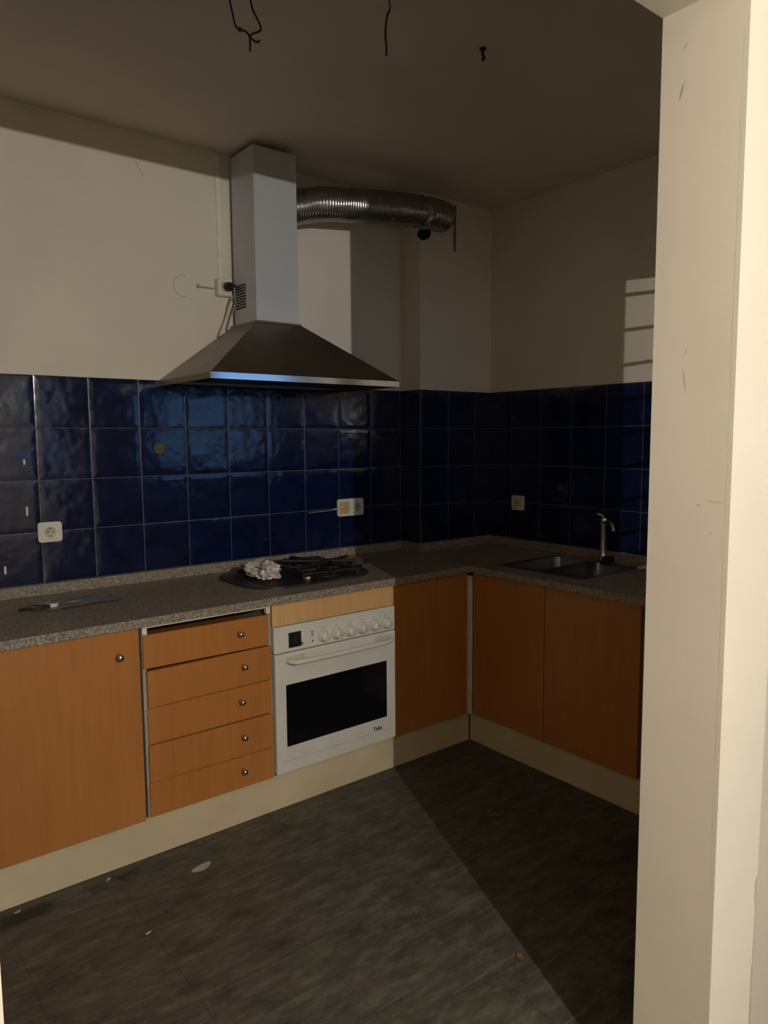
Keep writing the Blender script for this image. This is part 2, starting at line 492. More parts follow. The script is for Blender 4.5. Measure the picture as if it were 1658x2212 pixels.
# drawer unit
dr = thing('drawer_cabinet', 'narrow orange cabinet with five askew drawers, left of the oven', 'cabinet', (-1.93, -.3, 0))
b = nb()
bx(b, -2.176, -2.162, YF+.004, -.05, ZB+.002, ZC); bx(b, -1.694, -1.680, YF+.004, -.05, ZB+.002, ZC)
bx(b, -2.162, -1.694, YF+.03, -.05, ZB, ZB+.014); bx(b, -2.162, -1.694, -.062, -.05, ZB, ZC)
part('carcass', b, m_carcass, dr)
b = nb()
bx(b, -2.176, -1.684, YF-.006, YF+.014, .823, .8305, .001)
bx(b, -2.176, -2.158, YF-.006, YF+.012, .800, .8225, .002); bx(b, -1.703, -1.686, YF-.006, YF+.012, .800, .8225, .002)
part('rail', b, m_rail, dr, 'white metal rail around the dark slot above the drawers')
rows = [(.680, .797, -2.174, -1.694, .35, .745, -1.817), (.545, .674, -2.165, -1.686, -.3, .62, -1.807), (.4125, .5405, -2.166, -1.686, -.15, .487, -1.817),
        (.275, .4085, -2.168, -1.684, .2, .35, -1.813), (.1500, .2715, -2.170, -1.684, .4, .217, -1.815)]
for i, (z0, z1, x0, x1, tilt, kz, kx) in enumerate(rows):
    b = nb()
    dy = (.0, -.006, .001, -.002, .002)[i]
    bx(b, x0, x1, YF-.004+dy, YF+.014+dy, z0, z1, .002, rot=Matrix.Rotation(R(tilt), 4, 'Y'))
    bx(b, x0+.03, x1-.02, YF+.0135+dy, -.12, z0+.02, z1-.035)
    d = part('drawer', b, m_orange, dr)
    part('knob', knob_bm((kx, YF-.004+dy, kz), (0, -1, 0), .0105), m_chrome, d, 'small round chrome knob', True)

# oven housing panel + oven
b = nb(); bx(b, -1.676, -1.083, YF-.002, YF+.016, .742, ZC-.001, .0015)
bx(b, -1.676, -1.662, YF+.016, -.06, ZB+.002, ZC-.001); bx(b, -1.097, -1.083, YF+.016, -.06, ZB+.002, ZC-.001)
tag(recenter(obj('oven_housing', b, m_pale)), 'pale beech panel between the countertop and the white oven', 'cabinet')
ov = thing('built_in_oven', 'white built-in oven with black glass window and six knobs', 'oven', (-1.38, -.3, 0))
OX0, OX1 = -1.676, -1.084
b = nb(); bx(b, OX0+.018, OX1-.018, YF+.02, -.08, .175, .735); part('body', b, m_print, ov)
b = nb(); bx(b, OX0, OX1, YF-.012, YF+.02, .638, .740, .003)
cp = part('control_panel', b, m_white, ov)
b = nb(); bx(b, -1.612, -1.556, YF-.0145, YF-.011, .652, .712, .001); ck = part('clock', b, m_black, cp, 'square black clock display')
b = nb()   # faint pale digits column
for z in (.676, .684, .692): bx(b, -1.586, -1.580, YF-.0152, YF-.0143, z-.0022, z+.0022)
part('clock_digits', b, m_print, ck)
b = nb()   # chipped brown corner beside the clock
for (x, z, s) in ((-1.553, .664, .004), (-1.549, .658, .003), (-1.556, .656, .003)): bx(b, x-s, x+s, YF-.0135, YF-.0118, z-s, z+s, .001)
part('burn_mark', b, m_brown, cp)
for k, z in enumerate((.699, .687, .662)):
    b = nb(); lathe(b, [(0, 0), (.0035, 0), (.0035, .002), (0, .0022)], (-1.505+.001*k, YF-.012, z), (0, -1, 0), 12)
    part('indicator_dot', b, m_print, cp, None, True)
for k in range(6):
    kx = -1.453+.064*k
    b = nb()
    lathe(b, [(0, 0), (.0235, 0), (.0235, .003), (.0215, .006), (.0195, .008), (.0175, .026), (.016, .029), (0, .030)], (kx, YF-.012, .673), (0, -1, 0), 32)
    kn = part('knob', b, m_white, cp, None, True)
    b = nb(); bx(b, kx-.0022, kx+.0022, YF-.0455, YF-.041, .673-.014, .673+.015, .001)
    part('pointer_ridge', b, m_cream, kn)
    b = nb(); lathe(b, [(.0236, 0), (.0262, 0), (.0262, .0022), (.0236, .0022)], (kx, YF-.012, .673), (0, -1, 0), 32)
    part('knob_ring', b, m_cream, cp, 'yellowed ring around the knob')
m_pgrey = plain('pale_grey_print', (.40, .40, .37), .6)
for k in range(6):   # tiny scale symbols above the knobs
    kx = -1.453+.064*k
    b = nb(); bx(b, kx-.005, kx+.005, YF-.0125, YF-.0118, .7055, .7100); part('printed_symbol', b, m_pgrey, cp)
# door
b = nb(); bx(b, OX0, OX1, YF-.016, YF+.02, .157, .634, .004); od = part('door', b, m_white, ov)
b = nb(); bx(b, -1.630, -1.134, YF-.0175, YF-.0150, .262, .509, .001); part('window', b, m_glassblk, od, 'black glass pane')
b = nb()
pts = smooth_path([(-1.622, YF-.016, .606), (-1.612, YF-.040, .604), (-1.575, YF-.052, .602), (-1.37, YF-.055, .601), (-1.165, YF-.052, .602), (-1.128, YF-.040, .604), (-1.118, YF-.016, .606)], 6)
tube(b, pts, .0095, 12); part('handle', b, m_white, od, None, True)
for x0, x1 in ((-1.626, -1.545), (-1.195, -1.116)):
    b = nb(); bx(b, x0, x1, YF-.0185, YF-.0155, .595, .622, .0012); part('handle_stain', b, m_cream, od, 'yellowed patch behind the handle end')
b = nb(); bx(b, OX0+.02, OX1-.02, YF-.0165, YF-.0158, .2030, .2042); part('door_seam', b, m_carcass, od)
def text_mesh(s, size, pos, name, mat, parent, shear=0.0):
    cu = bpy.data.curves.new('t', 'FONT'); cu.body = s; cu.size = size; cu.extrude = .0006; cu.align_x = 'CENTER'; cu.shear = shear; cu.offset = size*.02
    to = bpy.data.objects.new('t', cu); C.objects.link(to)
    dg = bpy.context.evaluated_depsgraph_get(); dg.update()
    me = bpy.data.meshes.new_from_object(to.evaluated_get(dg))
    bpy.data.objects.remove(to)
    b = bmesh.new(); b.from_mesh(me); bpy.data.meshes.remove(me)
    bmesh.ops.transform(b, matrix=Matrix.Translation(Vector(pos)) @ Matrix.Rotation(R(90), 4, 'X'), verts=b.verts)
    return part(name, b, mat, parent)
text_mesh('Teka', .024, (-1.187, YF-.0166, .213), 'lettering', m_print, od, .25)

# cabinet right of the oven, up to the corner
cb = thing('base_cabinet', 'shaded orange cabinet between the white oven and the inner corner', 'cabinet', (-.85, -.3, 0), 'orange base cabinets')
b = nb(); bx(b, -1.079, -1.063, YF+.018, -.18, ZB+.002, ZC); bx(b, -1.063, -.665, YF+.018, -.18, ZB+.002, ZB+.018); bx(b, -1.079, -.665, -.18, -.166, ZB+.002, ZC)
part('carcass', b, m_carcass, cb)
b = nb(); bx(b, -1.080, -.6345, YF-.002, YF+.016, ZB, ZT+.003, .002); part('door', b, m_orange, cb)
b = nb(); bx(b, -.6335, -.6180, -.6355, -.6005, .1475, .815, .001)
tag(recenter(obj('corner_post', b, m_sealant)), 'thin pale vertical corner strip between the two shaded cabinet runs', 'corner strip')
# sink unit along the right wall
sk = thing('base_cabinet', 'shaded orange two-door cabinet under the sink on the right', 'cabinet', (-.3, -1.07, 0), 'orange base cabinets')
b = nb(); bx(b, XF+.018, -.05, -.652, -.636, ZB+.002, ZC); bx(b, XF+.018, -.05, -1.512, -1.496, ZB+.002, ZC); bx(b, XF+.018, -.05, -1.496, -.652, ZB+.002, ZB+.018)
part('carcass', b, m_carcass, sk)
for y0, y1 in ((-1.0565, -.6365), (-1.512, -1.0605)):
    b = nb(); bx(b, XF-.002, XF+.016, y0, y1, ZB, ZT+.003, .002); part('door', b, m_orange, sk)
b = nb(); bx(b, XF+.03, -.03, NY0+.002, -1.528, 0.001, ZC-.001, .002)  # added dark block, its colour gives the shade of an open gap here
tag(recenter(obj('gap_filler', b, m_enamel)), 'dark filler standing in for the shaded gap beyond the sink cabinet beside the doorway wall', 'panel')

# plinths
b = nb(); bx(b, LX+.002, -.601, -.597, -.583, .001, .146, .001)
tag(recenter(obj('plinth_board', b, m_plinth)), 'long cream plinth board running under the drawers and oven', 'plinth', 'cream plinth boards')
b = nb(); bx(b, -.597, -.583, -1.527, -.599, .001, .146, .001)
tag(recenter(obj('plinth_board', b, m_plinth)), 'shaded cream plinth board under the sink cabinet on the right', 'plinth', 'cream plinth boards')

# ================================================================== COUNTERTOP with sink cut-out
CT = .862
SX0, SX1, SY0, SY1 = -.515, -.105, -1.17, -.715   # sink opening
ct = thing('countertop', 'speckled grey-brown granite countertop bending round the kitchen corner', 'countertop', (-1.9, -.3, ZC))
b = nb()
def slab(b, x0, x1, y0, y1): bx(b, x0, x1, y0, y1, ZC, CT)
slab(b, LX+.001, XF-.02, -.637, -.001)
slab(b, XF-.02, -.001, SY1, PY-.001); slab(b, XF-.02, PX-.001, PY-.001, -.001)
slab(b, XF-.02, SX0, SY0, SY1); slab(b, SX1, -.001, SY0, SY1)
slab(b, XF-.02, -.001, NY0+.001, SY0)
part('slab', b, m_granite, ct)
b = nb()
bx(b, LX+.001, PX-.002, -.021, -.001, CT, .905, .0015)
bx(b, PX-.021, PX-.001, PY-.021, -.021, CT, .905, .0015)
bx(b, PX-.001, -.021, PY-.021, PY-.001, CT, .905, .0015)
bx(b, -.021, -.001, NY0+.001, PY-.001, CT, .905, .0015)
part('upstand', b, m_granite, ct)

# sink: double bowl
sn = thing('kitchen_sink', 'dark steel double-bowl sink set into the shaded right countertop', 'sink', (-.3, -.94, .70))
b = nb()
ym = (SY0+SY1)/2
# rim frame
bx(b, SX0-.012, SX0+.012, SY0-.012, SY1+.012, CT, CT+.004); bx(b, SX1-.012, SX1+.012, SY0-.012, SY1+.012, CT, CT+.004)
bx(b, SX0+.012, SX1-.012, SY0-.012, SY0+.012, CT, CT+.004); bx(b, SX0+.012, SX1-.012, SY1-.012, SY1+.012, CT, CT+.004)
bx(b, SX0+.012, SX1-.012, ym-.014, ym+.014, CT-.004, CT+.004)
part('rim', b, m_sink, sn)
for y0, y1 in ((SY0+.004, ym-.006), (ym+.006, SY1-.004)):
    b = nb(); o_ = rrect(SX0+.004, SX1-.004, y0, y1, .05); i_ = rrect(SX0+.02, SX1-.02, y0+.016, y1-.016, .05)
    top = [b.verts.new((x, y, CT)) for x, y in o_]; bot = [b.verts.new((x, y, CT-.15)) for x, y in i_]
    for k in range(len(top)): b.faces.new((top[k], top[(k+1) % len(top)], bot[(k+1) % len(top)], bot[k]))
    b.faces.new(bot)
    bw = part('bowl', b, m_sink, sn)
    b = nb(); lathe(b, [(0, .001), (.03, .001), (.034, .004), (.036, 0)], ((SX0+SX1)/2, (y0+y1)/2, CT-.15), (0, 0, 1), 20)
    part('drain', b, m_black, bw, None, True)
# tap
tp = thing('sink_tap', 'tall slim steel mixer tap standing behind the sink', 'tap', (-.062, -.955, CT))
tx, ty = -.062, -.955
b = nb(); lathe(b, [(0, 0), (.026, 0), (.026, .006), (.019, .012), (.015, .05), (.014, .165), (.016, .175), (.016, .205), (.012, .213), (0, .215)], (tx, ty, CT), (0, 0, 1), 24)
part('body', b, m_chrome, tp, None, True)
b = nb(); tube(b, smooth_path([(tx-.004, ty-.004, CT+.185), (tx-.035, ty-.05, CT+.196), (tx-.065, ty-.09, CT+.190), (tx-.078, ty-.108, CT+.160)], 6), .0095, 12); part('spout', b, m_chrome, tp, None, True)
b = nb(); tube(b, [(tx, ty, CT+.21), (tx-.008, ty+.006, CT+.222), (tx-.03, ty+.02, CT+.230)], .006, 10); part('lever', b, m_chrome, tp, None, True)
# dark lump and pale scrap by the tap
def crumple(bm, cx, cy, cz, rx, ry, rz, seed, sub=3, amp=.45, flat=False):
    s = bmesh.new(); bmesh.ops.create_icosphere(s, subdivisions=sub, radius=1)
    so = Vector((seed*3.7, seed*1.3, seed*7.1))
    for v in s.verts:
        p = v.co.copy()
        n1 = noise.noise(p*1.3+so); n2 = abs(noise.noise(p*2.9+so*2)); n3 = abs(noise.noise(p*6+so))
        k = 1+amp*n1-amp*1.1*n2-amp*.5*n3
        v.co = Vector((cx+p.x*rx*k, cy+p.y*ry*k, cz+max(p.z*k, -.55)*rz))
    zm = min(v.co.z for v in s.verts)
    for v in s.verts: v.co.z += (cz-zm)
    merge(bm, s)
b = nb(); crumple(b, -.135, -1.035, CT+.001, .045, .035, .03, 3)
tag(recenter(obj('scouring_pad', b, m_black)), 'small black lump on the counter in front of the tap', 'pad')
b = nb(); crumple(b, -.11, -1.212, CT+.001, .045, .03, .012, 5, 3, .5)
tag(recenter(obj('paper_scrap', b, m_paper)), 'small pale scrap on the counter right of the tap', 'scrap')

# ================================================================== HOB
hb = thing('gas_hob', 'black greasy gas hob with iron grates set in the countertop', 'hob', (-1.37, -.3, CT))
b = nb(); prism(b, rrect(-1.685, -1.065, -.520, -.070, .15, 10), CT, CT+.008, .003); part('plate', b, m_enamel, hb)
for (x, y, r) in ((-1.56, -.18, .042), (-1.56, -.40, .034), (-1.29, -.18, .034), (-1.29, -.40, .05)):
    b = nb(); lathe(b, [(0, 0), (r+.018, 0), (r+.014, .004), (r, .005), (r, .010), (r*.92, .012), (0, .0125)], (x, y, CT+.008), (0, 0, 1), 28)
    bn = part('burner', b, m_enamel, hb, None, True)
    b = nb(); lathe(b, [(0, 0), (r*.8, 0), (r*.8, .004), (r*.7, .007), (0, .008)], (x, y, CT+.0207), (0, 0, 1), 28)
    part('burner_cap', b, m_iron, bn, None, True)
for gi, (gx0, gx1) in enumerate(((-1.42, -1.165),)):
    b = nb(); z0, z1 = CT+.029, CT+.038; gy0, gy1 = -.475, -.105
    for y in (gy0, (gy0+gy1)/2, gy1): bx(b, gx0, gx1, y-.006, y+.006, z0, z1, .002)
    for x in (gx0, gx1): bx(b, x-.006, x+.006, gy0, gy1, z0, z1, .002)
    xc = (gx0+gx1)/2
    for y in (-.18, -.40):
        for dx, dy in ((1, 0), (-1, 0), (0, 1), (0, -1)):
            if dx: bx(b, *sorted((xc+dx*.03, xc+dx*(gx1-gx0)/2)), y-.005, y+.005, z0, z1+.003, .002)
            else: bx(b, xc-.005, xc+.005, *sorted((y+dy*.03, y+dy*.10)), z0, z1+.003, .002)
    for x in (gx0, gx1):
        for y in (gy0, gy1): bx(b, x-.007, x+.007, y-.007, y+.007, CT+.008, z0, .002)
    if True:
        m = Matrix.Translation((xc, -.3, CT)) @ Matrix.Rotation(R(-5), 4, 'Z') @ Matrix.Translation((-xc, .3, -CT))
        bmesh.ops.transform(b, matrix=m, verts=b.verts)
    part('grate', b, m_iron, hb)
for k in range(4):
    b = nb(); lathe(b, [(0, 0), (.019, 0), (.019, .004), (.015, .006), (.0135, .022), (0, .024)], (-1.112, -.19-.072*k, CT+.008), (0, 0, 1), 20)
    part('knob', b, m_black, hb, None, True)
# loose displaced grate piece leaning on the right half
b = nb()
for s, e in (((-1.44, -.42, .0), (-1.10, -.30, .006)), ((-1.40, -.22, .004), (-1.12, -.40, .0)), ((-1.30, -.13, .0), (-1.22, -.47, .0)), ((-1.08, -.43, 0), (-1.13, -.47, .0))):
    tube(b, [(s[0], s[1], CT+.050+s[2]), (e[0], e[1], CT+.049+e[2])], .0075, 8)
tag(recenter(obj('loose_grate', b, m_iron)), 'loose black iron grate lying crooked on the right half of the hob', 'grate')

# crumpled white cloth on the left of the hob: a rumpled sheet
def rag(cx, cy, w, d, h, seed, n=44, k=.40):
    b = nb(); g = []
    so = Vector((seed*5.1, seed*2.3, 0))
    for i in range(n):
        row = []
        for j in range(n):
            u, v = i/(n-1)*2-1, j/(n-1)*2-1
            p = Vector((u, v, 0))
            wx = noise.noise(p*1.5+so)*k+noise.noise(p*4+so)*.3*k; wy = noise.noise(p*1.5+so*2+Vector((9, 0, 0)))*k+noise.noise(p*4+so+Vector((4, 0, 0)))*.3*k
            rr = max(0, 1-(u*u+v*v)*.42)
            ridge = (1-abs(noise.noise(p*2.1+so*3))*2.2); rid2 = (1-abs(noise.noise(p*4.6+so*1.7))*2.2)
            z = h*max(.03, rr*(.45+.45*ridge)+.18*rid2*rr)
            row.append(b.verts.new((cx+(u+wx)*w, cy+(v+wy)*d, z)))
        g.append(row)
    for i in range(n-1):
        for j in range(n-1): b.faces.new((g[i][j], g[i+1][j], g[i+1][j+1], g[i][j+1]))
    return b
b = nb(); crumple(b, -1.555, -.335, CT+.0215, .060, .140, .052, 11, 4, .55)
tag(recenter(obj('crumpled_cloth', b, m_paper)), 'crumpled pinkish-white cloth lying on the left half of the hob', 'cloth')
b = nb(); bx(b, -1.43, -1.395, -.452, -.44, CT+.0085, CT+.018, .003)
tag(recenter(obj('paper_scrap', b, m_paper)), 'tiny pale scrap at the front of the hob right of the cloth', 'scrap')

# clutter on the left counter
b = rag(-2.27, -.235, .13, .075, .010, 2.2, 30)
bmesh.ops.transform(b, matrix=Matrix.Translation((0, 0, CT+.0008)), verts=b.verts)
tag(recenter(obj('plastic_film', b, m_film, None, True)), 'crumpled clear plastic sheet lying on the left countertop', 'plastic sheet')
b = nb(); tube(b, smooth_path([(-2.475, -.262, CT+.006), (-2.452, -.285, CT+.012), (-2.42, -.30, CT+.007), (-2.395, -.285, CT+.012), (-2.375, -.272, CT+.006)], 8), .0055, 8)
tag(recenter(obj('twisted_wire', b, m_wire, None, True)), 'short dark curled wire on the left countertop', 'wire')
b = nb(); crumple(b, -2.365, -.275, CT+.001, .018, .012, .012, 8, 2, .3)
tag(recenter(obj('paper_scrap', b, m_paper)), 'pale scrap at the end of the curled wire on the left countertop', 'scrap')

# ================================================================== HOOD
hd = thing('cooker_hood', 'steel pyramid cooker hood with square chimney above the hob', 'cooker hood', (-1.394, -.25, 1.68))
hx0, hx1, hy0, hy1, hz0, hz1 = -1.841, -.947, -.5, -.002, 1.681, 1.705
b = nb(); t_ = .004
bx(b, hx0, hx1, hy0, hy0+t_, hz0, hz1)
part('front_rim', b, m_rim, hd, 'shiny steel front strip')
for x in (hx0, hx1-t_):
    b = nb(); bx(b, x, x+t_, hy0+t_+.0002, hy1, hz0, hz1); part('side_rim', b, m_hood, hd)
b = nb(); bx(b, hx0+t_, hx1-t_, hy1-t_, hy1, hz0+.012, hz1); part('rear_rim', b, m_hood, hd)
cx0, cx1, cy0, cy1 = -1.505, -1.283, -.238, -.002
b = nb()
lo = [(hx0, hy0), (hx1, hy0), (hx1, hy1), (hx0, hy1)]; hi = [(cx0, cy0), (cx1, cy0), (cx1, cy1), (cx0, cy1)]
def shell(zs):
    r = [[b.verts.new((x, y, z)) for x, y in q] for q, z in zs]
    for a, c in zip(r, r[1:]):
        for k in range(4): b.faces.new((a[k], a[(k+1) % 4], c[(k+1) % 4], c[k]))
    b.faces.new(r[-1])
shell([(lo, hz1), (hi, 1.948), (hi, 1.955)])
part('canopy', b, m_hood, hd)
b = nb(); bx(b, hx0+t_, hx1-t_, hy0+t_, hy1-t_, hz1-.002, hz1+.0); fl = part('underside', b, m_enamel, hd)
for k in range(3):
    x = hx0+.13+.215*k
    b = nb(); bx(b, x, x+.205, hy0+.06, hy1-.10, hz1-.008, hz1-.002, .001); part('grease_filter', b, m_hood, fl)
b = nb()
qx0, qx1, qy0, qy1, qz0, qz1 = -1.497, -1.291, -.228, -.03, 1.952, 2.664
t2 = .003
bx(b, qx0, qx0+t2, qy0, qy1, qz0, qz1); bx(b, qx1-t2, qx1, qy0, qy1, qz0, qz1); bx(b, qx0+t2, qx1-t2, qy0, qy0+t2, qz0, qz1); bx(b, qx0+t2, qx1-t2, qy1-t2, qy1, qz0, qz1)
ch = part('chimney', b, m_chimney, hd)
b = nb()
for i in range(5):
    for j in range(9):
        y = -.052-.019*i; z = 2.024+.0118*j
        bx(b, qx0-.0012, qx0+.0008, y-.007, y+.007, z-.0038, z+.0038)
part('vent_slots', b, m_void, ch, 'small dark vent grille')

# corrugated duct
dpts = [(-1.300, -.115, 2.462), (-1.22, -.15, 2.485), (-1.13, -.19, 2.503), (-1.0, -.215, 2.516), (-.85, -.232, 2.532), (-.70, -.243, 2.545), (-.55, -.247, 2.554), (-.49, -.245, 2.556), (-.438, -.238, 2.556)]
path = smooth_path(dpts, 40)
# even resample
L = [0]
for a, c in zip(path, path[1:]): L.append(L[-1]+(c-a).length)
N = 300; pp = []; j = 0
for i in range(N+1):
    s = L[-1]*i/N
    while j < len(L)-2 and L[j+1] < s: j += 1
    tt = (s-L[j])/max(1e-9, L[j+1]-L[j]); pp.append(path[j].lerp(path[j+1], tt))
def rf(i):
    base = .0735+(.0014 if i % 4 in (0, 1) else -.0012)
    dent = 0
    if 236 < i < 262: dent = -.006*math.sin((i-236)/26*PI)
    if i > 285: base *= 1-.02*(i-285)/15
    return lambda k: base+dent*math.sin(k*.9+i*.35)+.0006*math.sin(k*1.7+i*.13)
b = nb(); tube(b, pp, .075, 36, False, rf)
bmesh.ops.solidify(b, geom=b.faces[:], thickness=.001)
du = thing('ventilation_duct', 'crinkled silver aluminium duct running right from the hood chimney', 'duct', (-.9, -.2, 2.5))
part('flexible_tube', b, m_duct, du, None, True)
b = nb(); lathe(b, [(0, 0), (.072, 0), (.072, .004), (0, .004)], pp[-3], (pp[-1]-pp[-5]), 30); part('end_cap', b, m_enamel, du)
# black stub added in place of a dark hole under the duct at the pillar's edge
b = nb(); lathe(b, [(0, 0), (.029, 0), (.031, .05), (.026, .056), (.024, .03), (0, .03)], (PX+.03, PY+.012, 2.485), (-.55, -1, -.15), 20)
tag(recenter(obj('hole_stub', b, m_void, None, True)), 'black round stub standing in for the dark hole under the duct at the pillar edge', 'hole stub')

# ================================================================== SOCKETS
def socket(name, label, cat, cx, cz, w, h, plane='A', mat=m_plastic, group='wall sockets', outlets=(0,), y0=0.0, covers=()):
    if plane == 'A': P = lambda u, d, z: (cx+u, y0-d, cz+z); ax = (0, -1, 0); loc = (cx, y0, cz)
    else: P = lambda u, d, z: (-d, cx-u, cz+z); ax = (-1, 0, 0); loc = (0, cx, cz)
    t = thing(name, label, cat, loc, group)
    def plate(u0, u1, z0, z1, d0, d1, r):
        b = nb(); pts = rrect(u0, u1, z0, z1, r, 5); prism(b, pts, d0, d1, min(.003, (d1-d0)*.4))
        for v in b.verts: v.co = Vector(P(v.co.x, v.co.z, v.co.y))
        return b
    pl = part('plate', plate(-w/2, w/2, -h/2, h/2, 0, .010, .012), mat, t)
    for u in outlets:
        part('insert', plate(u-.028, u+.028, -.028, .028, .010, .0125, .006), mat, t)
        b = nb(); lathe(b, [(.0215, .0), (.0215, .0135), (.0195, .0135), (.019, .0128), (0, .0128)], P(u, 0, 0), ax, 28); part('recess', b, m_cream, t, None, True)
        b = nb()
        for du_ in (-.0085, .0085): lathe(b, [(0, 0), (.003, 0), (.003, .0012), (0, .0012)], P(u+du_, .0129, 0), ax, 12)
        bb = P(u, .0133, .014)
        bx(b, bb[0]-.002, bb[0]+.002, bb[1]-.002, bb[1]+.002, bb[2]-.003, bb[2]+.003)
        bb = P(u, .0133, -.014); bx(b, bb[0]-.002, bb[0]+.002, bb[1]-.002, bb[1]+.002, bb[2]-.003, bb[2]+.003)
        part('pin_holes', b, m_brown, t)
    for (u0, u1) in covers:
        part('blank_cover', plate(u0, u1, -.030, .030, .0101, .013, .006), m_stain, t, 'yellow-stained blank cover')
    return t
socket('power_socket', 'white square socket on blue tiles above the left counter', 'socket', -2.300, 1.104, .088, .078)
ds = socket('power_socket', 'double white socket with yellowed left half above the hob', 'socket', -.864, 1.108, .162, .088, outlets=(.040,), covers=((-.070, -.012),))
b = nb(); tube(b, smooth_path([(-.944, -.006, 1.106), (-.975, -.010, 1.101), (-1.03, -.006, 1.098), (-1.115, -.004, 1.096)], 6), .0022, 6); part('wire_stub', b, m_cable, ds)
b = nb(); lathe(b, [(0, 0), (.005, 0), (.004, .03), (0, .032)], (-.944, -.008, 1.106), (-1, 0, -.1), 10); part('cable_sleeve', b, m_cream, ds, None, True)
socket('power_socket', 'dim white socket on the shaded right wall left of the tap', 'socket', -.368, 1.101, .086, .080, 'B')
# surface socket beside the chimney, with plug, cable and conduit
ss = thing('surface_socket', 'white surface-mounted socket box left of the hood chimney', 'socket', (-1.535, .006, 2.117), 'wall sockets')
b = nb(); bx(b, -1.574, -1.506, -.034, .005, 2.079, 2.157, .008, 3); part('box', b, m_plastic, ss)
b = nb(); lathe(b, [(0, 0), (.023, 0), (.023, .004), (.02, .004), (.019, .002), (0, .002)], (-1.540, -.0345, 2.118), (0, -1, 0), 24); part('recess', b, m_cream, ss, None, True)
b = nb(); bx(b, -1.556, -1.536, -.0005, .0056, 2.16, 2.676, .001); 
tag(recenter(obj('cable_conduit', b, m_rail)), 'slim cream cable conduit rising from the socket to the ceiling', 'conduit')
b = nb(); bx(b, -1.655, -1.575, .002, .0058, 2.108, 2.116, .001); lathe(b, [(0, 0), (.009, 0), (.006, .004), (0, .005)], (-1.650, .0055, 2.114), (0, -1, 0), 12)
tag(recenter(obj('wall_bracket', b, m_cable)), 'short grey stub trace on the wall left of the socket box', 'bracket')
pg = thing('hood_plug', 'black plug in the socket box with grey cable down to the hood', 'plug', (-1.53, -.05, 2.11))
b = nb(); lathe(b, [(0, 0), (.019, 0), (.020, .012), (.016, .028), (.008, .036), (.006, .05), (0, .051)], (-1.534, -.037, 2.118), (.25, -1, -.05), 20); part('plug_body', b, m_black, pg, None, True)
b = nb(); tube(b, smooth_path([(-1.523, -.078, 2.112), (-1.515, -.068, 2.085), (-1.522, -.030, 2.05), (-1.535, -.012, 1.99), (-1.560, -.008, 1.93), (-1.572, -.012, 1.904)], 8), .0032, 8); part('cable', b, m_cable, pg, None, True)
b = nb(); tube(b, smooth_path([(-1.4995, -.045, 2.045), (-1.515, -.02, 1.99), (-1.530, -.015, 1.935)], 8), .0035, 8)
tag(recenter(obj('thin_cable', b, m_cable, None, True)), 'short thin cable hugging the left edge of the chimney foot', 'cable')

# tile details
for i, (x, z, h) in enumerate(((-2.377, 1.377, .020), (-2.377, 1.190, .034), (-2.464, .972, .030))):
    b = nb(); bx(b, x-.004, x+.004, -.0025, -.0002, z-h/2, z+h/2, .0008)
    tag(recenter(obj('filler_strip', b, m_sealant)), ('short pale vertical strip on the blue tiles, highest of the three at left', 'pale vertical strip on the blue tiles just above the left socket', 'pale vertical strip low on the blue tiles at the left edge')[i], 'strip', 'pale strips on the left tiles')
b = nb(); lathe(b, [(0, 0), (.026, 0), (.024, .002), (.018, .002), (.016, .0008), (.009, .0008), (.008, .003), (0, .003)], (-1.850, -.0002, 1.421), (0, -1, 0), 22)
tag(recenter(obj('wall_plug', b, m_brown, None, True)), 'round brown plug mark on the blue tiles left of the hood', 'plug')
b = nb(); lathe(b, [(0, 0), (.004, 0), (.003, .006), (0, .006)], (-1.354, -.0002, .987), (.3, -1, .2), 10)
tag(recenter(obj('wall_screw', b, m_chrome, None, True)), 'tiny screw in the dark tiles behind the white cloth', 'screw')

# ================================================================== CEILING WIRES
wt = thing('ceiling_wire', 'twisted pair of dark wires hanging from the ceiling at left', 'wire', (-2.03, -1.15, CH), 'wires hanging from the ceiling')
Wp = lambda pts: smooth_path(pts, 10)
def ray_pt(px, py, y):
    d = f_*1566.27+r_*(px-829)-u_*(py-1106); s = (y-(-3.0028))/d.y
    return Vector((-3.0155, -3.0028, 1.457))+d*s
yw = -1.16
A_ = [(497, -62), (500, -20), (496, 0), (502, 28), (508, 55), (518, 64), (530, 68), (538, 78), (540, 95), (540, 110)]
B_ = [(548, -62), (544, -20), (541, 0), (546, 22), (556, 42), (563, 60), (560, 68), (548, 72), (540, 78), (548, 88), (556, 91), (560, 88)]
b = nb(); tube(b, Wp([ray_pt(x, y, yw+.01*math.sin(i)) for i, (x, y) in enumerate(A_)]), .0027, 7); part('wire_strand', b, m_wire, wt, None, True)
b = nb(); tube(b, Wp([ray_pt(x, y, yw+.01*math.cos(i)) for i, (x, y) in enumerate(B_)]), .0027, 7); part('wire_strand', b, m_wire, wt, None, True)
b = nb(); p0 = ray_pt(518, 64, yw); bmesh.ops.create_icosphere(b, subdivisions=2, radius=.006, matrix=Matrix.Translation(p0)); part('knot', b, m_wire, wt, None, True)
w2t = nb(); pts = [ray_pt(x, y, -1.42) for x, y in ((846, -68), (842, -30), (840, 0), (842, 18), (836, 34), (833, 55), (832, 80), (834, 100), (834, 120))]
rr_ = smooth_path(pts, 8); tube(w2t, rr_, .0036, 7, True, lambda i: .0018 if i < 26 else .0028)
tag(recenter(obj('ceiling_wire', w2t, m_wire, None, True)), 'single dark wire hanging straight from the ceiling at centre', 'wire', 'wires hanging from the ceiling')
b = nb()
c0 = Vector((-1.243, -1.285, CH))
tube(b, Wp([c0, c0+Vector((-.006, -.004, -.02)), c0+Vector((.006, .0, -.028)), c0+Vector((.0, .004, -.034))]), .0045, 8)
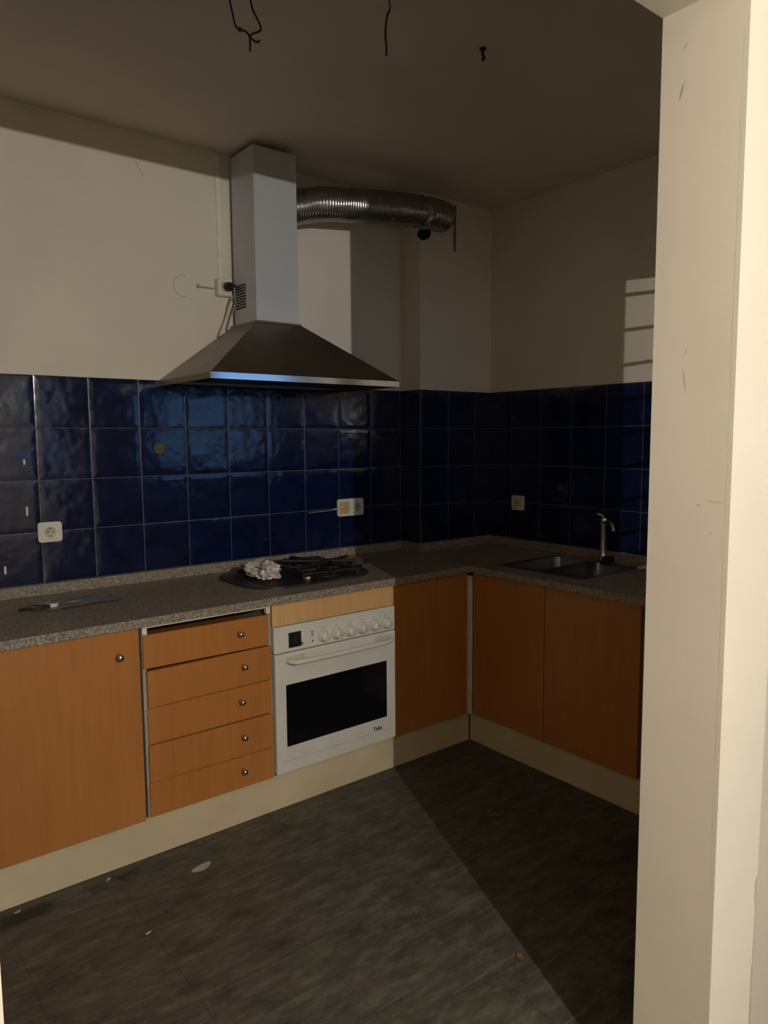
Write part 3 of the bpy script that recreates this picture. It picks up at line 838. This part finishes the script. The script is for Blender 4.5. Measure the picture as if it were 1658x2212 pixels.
lathe(b, [(0, -.001), (.011, -.001), (.009, -.006), (0, -.007)], c0, (0, 0, 1), 16)
tag(recenter(obj('ceiling_hook', b, m_wire, None, True)), 'short dark wire stub in a ceiling hole at right', 'hook')

# ================================================================== DEBRIS ON THE FLOOR
def leaf(cx, cy, L_, W_, ang, z=.002, curl=.004):
    b = nb(); n = 12; ca, sa = math.cos(ang), math.sin(ang); rows_ = []
    for i in range(n+1):
        t = i/n*2-1; w = W_*math.sqrt(max(0, 1-abs(t)**1.7))*.5+.0004
        r0 = []
        for j in range(-2, 3):
            u, v = t*L_/2, w*j/2
            r0.append(b.verts.new((cx+u*ca-v*sa, cy+u*sa+v*ca, z+curl*t*t+.001*abs(j))))
        rows_.append(r0)
    for a, c in zip(rows_, rows_[1:]):
        for k in range(4): b.faces.new((a[k], a[k+1], c[k+1], c[k]))
    bmesh.ops.solidify(b, geom=b.faces[:], thickness=.0008)
    return b
tag(recenter(obj('paper_scrap', leaf(-2.062, -.777, .078, .034, R(12)), m_paper)), 'largest white scrap of paper on the floor before the drawers', 'scrap')
sc = [(-2.324, -.988, .022, .009, 20, 'small pale chip on the floor, nearest the camera', m_sealant),
      (-2.000, -.640, .024, .012, 10, 'small pale chip on the floor against the plinth under the drawers', m_film),
      (-2.331, -.645, .020, .010, 30, 'small pale chip beside the plinth under the left cabinet door', m_sealant),
      (-2.605, -.637, .022, .010, 10, 'small pale chip by the plinth at the far left', m_sealant),
      (-2.238, -.910, .034, .012, 25, 'greyish crumb streak on the floor behind the nearest chip', m_film),
      (-2.215, -.875, .016, .008, 60, 'tiny grey crumb on the floor between two larger scraps', m_film),
      (-1.915, -.985, .014, .007, 10, 'tiny grey crumb on the floor right of the largest scrap', m_film),
      (-1.545, -1.745, .030, .020, 70, 'reddish chip on the floor near the shadow edge at lower right', plain('brick_chip', (.35, .19, .12), .8))]
for (x, y, l, w, a, lb, m) in sc:
    tag(recenter(obj('debris_chip', leaf(x, y, l, w, R(a), .002, .003), m)), lb, 'chip')

# ================================================================== LAMP in the living room (behind the camera)
lp = thing('pendant_lamp', 'bare halogen bulb hanging on a cord in the lit room behind', 'lamp', tuple(LAMP_POS))
me_em = bpy.data.materials.new('halogen_glow'); me_em.use_nodes = True
e = me_em.node_tree.nodes['Principled BSDF']; e.inputs['Base Color'].default_value = (0, 0, 0, 1)
e.inputs['Emission Color'].default_value = (*LAMP_COLOR, 1); e.inputs['Emission Strength'].default_value = LAMP_STRENGTH
b = nb(); bmesh.ops.create_icosphere(b, subdivisions=2, radius=.007, matrix=Matrix.Translation(LAMP_POS)); part('halogen_capsule', b, me_em, lp)
b = nb(); lathe(b, [(0, 0), (.008, 0), (.018, .02), (.018, .06), (.006, .075), (0, .075)], LAMP_POS+Vector((0, 0, .014)), (0, 0, 1), 20); part('lamp_holder', b, m_plastic, lp, None, True)
b = nb(); tube(b, [LAMP_POS+Vector((0, 0, .085)), Vector((LAMP_POS.x, LAMP_POS.y, CH))], .003, 8); part('cord', b, m_wire, lp)
